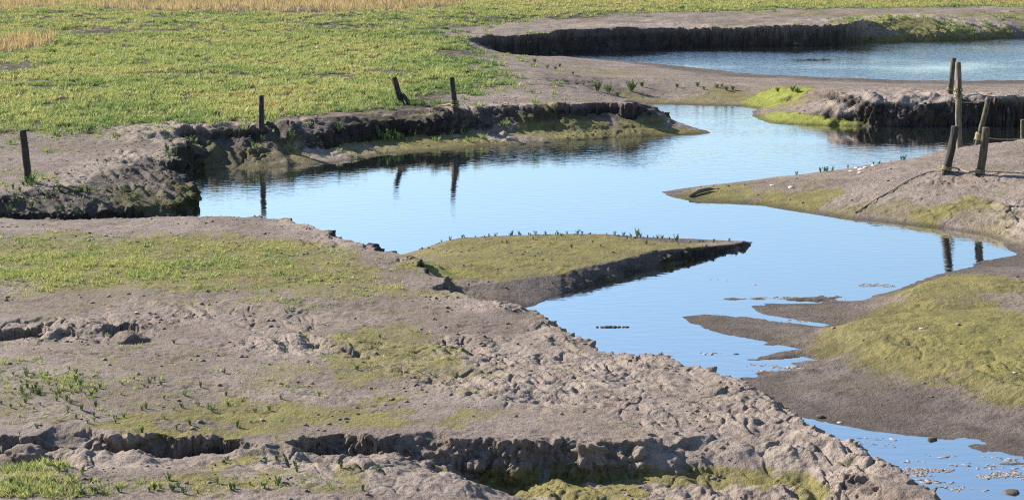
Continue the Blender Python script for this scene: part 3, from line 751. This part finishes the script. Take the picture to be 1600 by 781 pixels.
MP = 'mooring poles lashed with rope on the right hand mud spit'
pE, bE, tE = post_thing('post', (1478, 271), (1493, 197), 12.5, M_WOOD_D, 'short dark slanting post on the spit with the tow rope tied to its foot', group=MP, seed=6, binding=((.10, 3, .016),), ends=(1.05, .98))
pF, bF, tF = post_thing('post', (1531, 272), (1541, 199), 12, M_WOOD_M, 'short mossy post on the spit beside the slanting one, rope at its foot', group=MP, seed=7, binding=((.05, 3, .018),), ends=(1.05, .98))
# the poles behind the spit stand in the water
wG = P(1499, 243, 0.0)
pG, bG, tG = post_thing('pole', (0, 0), (1497, 97), 10.5, M_WOOD_P, 'tall pale pole with rope lashed near its top, standing behind the spit', 'pole', MP, base=(wG[0], wG[1], -.15), seed=8, binding=((.66, 3, .02), (.72, 2, .02)), ends=(1.05, .95))
pH, bH, tH = post_thing('pole', (1484, 147), (1491, 91), 8.5, M_WOOD_M, 'dark thin pole on the far bank, seen just left of the tall pale lashed pole', 'pole', MP, seed=9, binding=((.12, 2, .02),), ends=(1.05, .95))
wI = P(1524, 236, 0.0)
pI, bI, tI = post_thing('pole', (0, 0), (1544, 154), 9.5, M_WOOD_M, 'leaning mossy pole with pale rope knot, rising behind the short mossy post', 'pole', MP, base=(wI[0], wI[1], -.15), seed=10, binding=((.34, 4, .028),), ends=(1.1, .85))
wJ = P(1599, 236, 0.0)
pJ, bJ, tJ = post_thing('pole', (0, 0), (1598, 187), 9, M_WOOD_M, 'grey pole top cut off by the right edge of the view', 'pole', MP, base=(wJ[0], wJ[1], -.1), seed=11, ends=(1, .95))

def rope(pts, rad, label, group=None, sag=0.0, seed=0):
    """smoothed rope through points, twisted a little"""
    P_ = [Vector(p) for p in pts]; out = []
    for i in range(len(P_) - 1):
        p0 = P_[max(i - 1, 0)]; p1 = P_[i]; p2 = P_[i + 1]; p3 = P_[min(i + 2, len(P_) - 1)]
        for q in range(8):
            t = q / 8
            out.append(.5 * ((2 * p1) + (p2 - p0) * t + (2 * p0 - 5 * p1 + 4 * p2 - p3) * t * t + (3 * p1 - p0 - 3 * p2 + p3) * t ** 3))
    out.append(P_[-1])
    n = len(out)
    for i, q in enumerate(out): q.z -= sag * 4 * (i / n) * (1 - i / n)
    o = out[0].copy()
    ob = tube_obj('rope', [tuple(q - o) for q in out], rad, M_ROPE, 7, seed, .14)
    ob.location = o
    return tag(ob, label, 'rope', group)

def on(u, v, dz=.015):
    g = G(u, v); g.z += dz; return g
RG = 'ropes of the old mooring'
rope([bE + Vector((-.06, 0, .10))] + [on(*q) for q in ((1462, 268), (1440, 274), (1415, 285), (1395, 298), (1370, 312), (1350, 325), (1336, 334))], .010, 'slack rope trailing from the slanting post down the spit to the water', RG, seed=1)
rope([bE + Vector((.06, 0, .14)), on(1498, 265), on(1512, 270), bF + Vector((-.07, 0, .06))], .017, 'short sagging rope between the feet of the two short posts', RG, seed=2)
rope([bF + Vector((.07, 0, .06)), on(1560, 270), on(1600, 272), on(1660, 276)], .013, 'thin taut rope lying to the right from the mossy post foot', RG, seed=3)
kI = bI + (tI - bI) * .34
rope([kI + Vector((.08, 0, 0)), Vector((bJ.x, bJ.y, kI.z - .02))], .016, 'drooping rope from the knotted leaning pole to the pole at the edge', RG, sag=.06, seed=4)
kG = bG + (tG - bG) * .60
rope([kG + Vector((.08, 0, 0)), kG + (tI - kG) * .5 + Vector((0, 0, -.03)), tI + Vector((-.02, -.02, -.05))], .013, 'line slanting from the tall pale pole to the leaning pole top', RG, sag=.03, seed=5)
rope([bD + Vector((-.06, -.05, .16)), on(690, 166), on(670, 167), on(650, 167)], .022, 'old rope lying on the marsh edge left of the roped post', seed=6)

# ------------------------------------------------------------------ single plants one can count
def sprig_mesh(name, h, seed, stems=5, side=5, thick=.006, lean=.22, bushy=.5):
    """upright jointed glasswort: stems with short side shoots, as slim three sided spindles"""
    r = random.Random(seed); V, Fs, T = [], [], []
    def spindle(a, b, w, t):
        d = (b - a); n = d.normalized(); u = n.orthogonal().normalized(); w2 = n.cross(u)
        o = len(V)
        V.append(a)
        for f, k in ((.25, 1.), (.75, .8)):
            for j in range(3):
                an = j * 2.094
                V.append(a + d * f + (u * math.cos(an) + w2 * math.sin(an)) * w * k)
        V.append(b)
        for j in range(3):
            k = (j + 1) % 3
            Fs.append((o, o + 1 + j, o + 1 + k)); Fs.append((o + 1 + j, o + 4 + j, o + 4 + k)); Fs.append((o + 1 + j, o + 4 + k, o + 1 + k)); Fs.append((o + 4 + j, o + 7, o + 4 + k))
        T.extend([t] * 8)
    for s_ in range(stems):
        a = r.uniform(0, 6.28); q = r.uniform(.1, 1) * lean
        base = Vector((math.cos(a), math.sin(a), 0)) * h * .12 * r.random()
        hh = h * r.uniform(.6, 1.0)
        tip = base + Vector((math.cos(a) * q * hh + r.gauss(0, .05) * hh, math.sin(a) * q * hh, hh))
        tt = r.uniform(.2, .75)
        spindle(base - Vector((0, 0, .02)), tip, thick, tt)
        for k in range(side):
            f = r.uniform(.2, .9); p = base.lerp(tip, f); an = r.uniform(0, 6.28)
            l = hh * r.uniform(.15, .38) * bushy * 1.4 * (1.1 - f * .6)
            spindle(p, p + Vector((math.cos(an) * l * .7, math.sin(an) * l * .7, l)), thick * .85, min(1, tt + r.uniform(-.1, .2)))
    me = bpy.data.meshes.new(name); me.from_pydata([tuple(v) for v in V], [], Fs); me.update()
    at = me.attributes.new('tint', 'FLOAT', 'POINT'); at.data.foreach_set('value', T)
    me.materials.append(M_SPRIG)
    return me
SPR = [sprig_mesh('sprig_mesh', .15, 40 + k, 7 + k % 4, 5 + k % 4, .006 + .001 * (k % 3), .5 + .12 * (k % 3), .6 + .12 * (k % 2)) for k in range(7)]
BUSH = [sprig_mesh('bush_mesh', .32, 60 + k, 16, 9, .011, .75, .7) for k in range(3)]

def plant(p, scale, mesh, label, group, name='glasswort_sprig', cat='plant', tall=1.0):
    o = bpy.data.objects.new(name, mesh); COL.objects.link(o)
    o.location = p; o.scale = (scale, scale, scale * tall); o.rotation_euler.z = random.uniform(0, 6.28)
    return tag(o, label, cat, group)

def GL(u, v):
    g = G(u, v)
    while g.z < .07: v += 1; g = G(u, v)
    return g
ISL = [(690, 369), (703, 366), (722, 364), (726, 366), (743, 364), (757, 364), (764, 361), (763, 366), (774, 368), (797, 362), (800, 366), (811, 362), (813, 365), (826, 362), (829, 365), (837, 362), (853, 362), (868, 364), (872, 362),
       (886, 363), (833, 373), (792, 379), (785, 378), (878, 368), (893, 386), (902, 364), (910, 362), (923, 364), (948, 363), (961, 362), (974, 366), (980, 372), (986, 364), (1001, 363), (1012, 365), (1021, 366), (1027, 366), (1034, 368), (1046, 366),
       (1052, 368), (1058, 367), (1065, 366), (1079, 369), (1093, 371), (1098, 370), (1115, 370), (1139, 373), (938, 384), (926, 378), (1010, 380), (860, 380)]
for k, (u, v) in enumerate(ISL):
    plant(GL(u, v + 1.5), random.uniform(.28, .70), SPR[k % 7], 'small green glasswort sprig on the crest of the mossy mud island', 'sprigs on the mud island')
plant(GL(995, 364), 1.15, SPR[2], 'tallest sprig on the mossy mud island, upright near the middle of its crest', 'sprigs on the mud island', tall=1.1)
plant(GL(1057, 367), .95, SPR[5], 'bushiest sprig on the mossy mud island, on the right half of its crest', 'sprigs on the mud island')

LEDGE = [(592, 214), (597, 216), (600, 220), (606, 216), (611, 221), (612, 214), (619, 218), (623, 220), (628, 219), (640, 212), (648, 215), (705, 212), (722, 212), (647, 222), (590, 205), (529, 207), (530, 203), (410, 222), (455, 222), (456, 218), (275, 245), (274, 240), (264, 248), (262, 240)]
for k, (u, v) in enumerate(LEDGE):
    plant(G(u, v), random.uniform(.9, 1.6), SPR[k % 7], 'pale green sprig growing on the shaded face of the far creek bank', 'sprigs on the far bank face', tall=1.2)
TER = [(10, 300), (20, 296), (30, 300), (38, 290), (45, 288), (50, 292), (60, 300), (75, 305), (84, 297), (92, 298), (98, 328), (90, 330), (110, 325), (118, 334), (60, 318), (30, 318), (24, 312), (130, 300), (138, 301), (125, 299), (190, 297), (195, 303), (215, 312), (205, 315), (180, 318), (50, 325), (15, 330)]
for k, (u, v) in enumerate(TER):
    plant(G(u, v), random.uniform(.6, 1.15), SPR[(k * 3) % 7], 'green sprig on the brow of the dark terrace bank by the far left post', 'sprigs on the terrace brow')
plant(G(46, 289), 1.9, SPR[4], 'bushy green sprig hugging the foot of the far left post', 'sprigs on the terrace brow')
for k, (u, v, s_, lab) in enumerate([(933, 142, 1.0, 'round dark green bush at the head of the little inlet, left of three'), (950, 145, 1.0, 'dark green bush in the inlet, middle of the three'), (986, 143, 1.25, 'largest dark green bush beside the inlet, right of the three'),
                                     (1003, 136, .7, 'small bush up the slope right of the largest inlet bush')]):
    plant(G(u, v), s_, BUSH[k % 3], lab, 'bushes round the inlet', 'bush', 'bush')
for k, (u, v) in enumerate([(1058, 137), (1090, 136), (1100, 141), (1128, 136), (1135, 142), (1120, 138), (1145, 141), (965, 151), (1010, 152), (1215, 144), (1238, 143), (1245, 145), (912, 134), (895, 117), (875, 105), (868, 110), (835, 98), (855, 107)]):
    plant(G(u, v), random.uniform(.35, .65), BUSH[k % 3], 'low dark tuft scattered over the far mud slope', 'tufts on the far mud slope', 'tuft', 'plant')
for k, (u, v) in enumerate([(1288, 264), (1292, 262), (1300, 263), (1365, 254), (1373, 251), (1412, 249), (1408, 247), (1325, 261), (1245, 270), (1282, 264)]):
    plant(GL(u, v + 1), random.uniform(.5, .95), SPR[k % 7], 'green sprig on the back ridge of the spit against the water', 'sprigs on the spit ridge')

# larger single sprigs on the near bank
NEAR = [(60, 612, 110, 26, 60), (200, 640, 220, 45, 40), (330, 620, 160, 60, 20), (60, 768, 90, 12, 34), (300, 762, 160, 12, 22), (560, 500, 200, 60, 8), (110, 735, 40, 8, 5), (440, 720, 80, 12, 6), (60, 525, 80, 8, 5), (620, 735, 80, 12, 3)]
r3 = np.random.default_rng(77)
for (u0, v0, ru, rv, n) in NEAR:
    for k in range(n):
        u, v = r3.normal(u0, ru * .6), r3.normal(v0, rv * .6)
        if v > 776 or u < 2 or v < v0 - rv * 1.5: continue
        g = G(u, v)
        if g.z < .05: continue
        plant(g, r3.uniform(.28, .62), SPR[(k * 5) % 7], 'small green sprig dotted over the near mud bank', 'sprigs on the near mud bank')

# ------------------------------------------------------------------ clods, stones, drifted weed
def lump(name, p, sx, sy, sz, mat, label, cat, group=None, seed=0, sub=4):
    import bmesh
    bm = bmesh.new(); bmesh.ops.create_icosphere(bm, subdivisions=sub, radius=1)
    co = np.array([v.co for v in bm.verts])
    q = 1 + .28 * gn3(co[:, 0] * 1.3 + seed * 7, co[:, 1] * 1.3, co[:, 2] * 1.3, seed) + .2 * gn3(co[:, 0] * 3.1 + seed, co[:, 1] * 3.1, co[:, 2] * 3.1, seed + 5) + .14 * np.abs(gn3(co[:, 0] * 6 + seed, co[:, 1] * 6, co[:, 2] * 6, seed + 6))
    for v, k in zip(bm.verts, q): v.co = Vector((v.co.x * sx, v.co.y * sy, v.co.z * sz)) * float(k)
    me = bpy.data.meshes.new(name); bm.to_mesh(me); bm.free()
    me.polygons.foreach_set('use_smooth', [True] * len(me.polygons)); me.materials.append(mat)
    o = bpy.data.objects.new(name, me); COL.objects.link(o); o.location = p; o.rotation_euler.z = random.uniform(0, 3)
    return tag(o, label, cat, group)
lump('mud_boulder', G(198, 537) + Vector((0, .1, -.02)), .30, .28, .15, M_MUD, 'rounded mud hump lying in the dark hollow of the near bank', 'mud lump', seed=1)
lump('mud_boulder', G(745, 731) + Vector((0, .0, -.01)), .13, .12, .07, M_MUD, 'mud clod fallen below the undercut of the front gully', 'mud lump', seed=2)
lump('mud_boulder', G(40, 712) + Vector((0, 0, .02)), .18, .2, .10, M_MUD, 'mud hump at the lower left end of the front gully', 'mud lump', seed=3)
for k, (u, v, s_) in enumerate([(933, 511, .03), (940, 511, .035), (947, 511, .04), (953, 511, .05), (960, 511, .045), (967, 511, .035), (974, 511, .03), (980, 511, .03)]):
    x, y = P(u, v, 0)
    lump('weed_clump', (x, y, .003), s_ * .8, s_ * 1.2, s_ * .4, M_WEED, 'tiny dark weed clump in the floating row off the near bank', 'weed', 'row of floating weed clumps', 20 + k, 2)
for k, (u, v, s_, lab) in enumerate([(1456, 687, .05, 'dark stone at the rim of the front right pool'), (1580, 772, .08, 'dark soaked stone in the bottom right corner of the pool'), (1282, 652, .045, 'small dark stone at the head of the front pool by the bank'), (1150, 555, .04, 'small dark stone in the shallows off the mud tongue')]):
    g = G(u, v); lump('stone', g + Vector((0, 0, .01)), s_ * 1.2, s_ * 1.3, s_ * .5, M_WEED, lab, 'stone', None, 40 + k, 2)
for k, (u, v, s_) in enumerate([(1338, 263, .05), (1346, 265, .07), (1352, 262, .05), (1330, 268, .05), (1236, 293, .07), (1207, 290, .05), (1365, 259, .05), (1344, 270, .05), (1585, 582, .025), (1440, 513, .03), (214, 488, .025), (1312, 660, .03)]):
    g = G(u, v); lump('pale_stone', g, s_ * 1.3, s_, s_ * .4, M_STONE, 'small pale stone lying on the mud' if k > 7 else 'small pale stone on the spit ridge left of the posts', 'stone', 'pale stones on the mud' if k > 7 else 'pale stones on the spit', 50 + k, 2)
# sunken branch at the tip of the spit
b0 = [on(1078, 309, .03), on(1092, 303, .06), on(1108, 299, .05), on(1124, 298, .04)]
o = tube_obj('driftwood', [tuple(p - b0[0]) for p in b0], [.03, .045, .04, .02], M_WOOD_P, 10, 3, .2); o.location = b0[0]
tag(o, 'grey brown driftwood branch half sunk in the mossy tip of the spit', 'driftwood')

# ------------------------------------------------------------------ light, sky, camera
SUN_EL, SUN_AZ = R(28), R(-58)                 # azimuth measured from the view direction, negative to the left
sd_ = Vector((math.sin(SUN_AZ) * math.cos(SUN_EL), math.cos(SUN_AZ) * math.cos(SUN_EL), math.sin(SUN_EL)))
L = bpy.data.lights.new('sun', 'SUN'); L.energy = 5.0; L.angle = R(.53); L.color = (1, .93, .82)
lo = bpy.data.objects.new('sun', L); COL.objects.link(lo); lo.rotation_euler = sd_.to_track_quat('Z', 'Y').to_euler()
W = bpy.data.worlds.new('World'); sc.world = W; W.use_nodes = True
nt = W.node_tree; bg = nt.nodes['Background']
sky = nt.nodes.new('ShaderNodeTexSky'); sky.sky_type = 'NISHITA'; sky.sun_disc = False
sky.sun_elevation = SUN_EL; sky.sun_rotation = SUN_AZ % (2 * math.pi)
sky.air_density = 1.0; sky.dust_density = .5; sky.ozone_density = 3.0
nt.links.new(sky.outputs[0], bg.inputs[0]); bg.inputs[1].default_value = .085

cam = bpy.data.cameras.new('camera'); cam.sensor_width = 36; cam.lens = 36 * FPX / 1600; cam.clip_end = 6000; cam.clip_start = .1
co = bpy.data.objects.new('camera', cam); COL.objects.link(co); co.location = (0, 0, CAM_H); co.rotation_euler = (math.pi / 2 - PITCH, 0, 0)
sc.camera = co
sc.render.resolution_x, sc.render.resolution_y = 1024, 499
sc.view_settings.view_transform = 'Standard'; sc.view_settings.look = 'None'; sc.view_settings.gamma = 1; sc.view_settings.use_curve_mapping = False
sc.view_settings.exposure = 1.12
sc.cycles.max_bounces = 5; sc.cycles.use_denoising = False; sc.cycles.filter_width = 1.2; sc.cycles.sample_clamp_indirect = 4
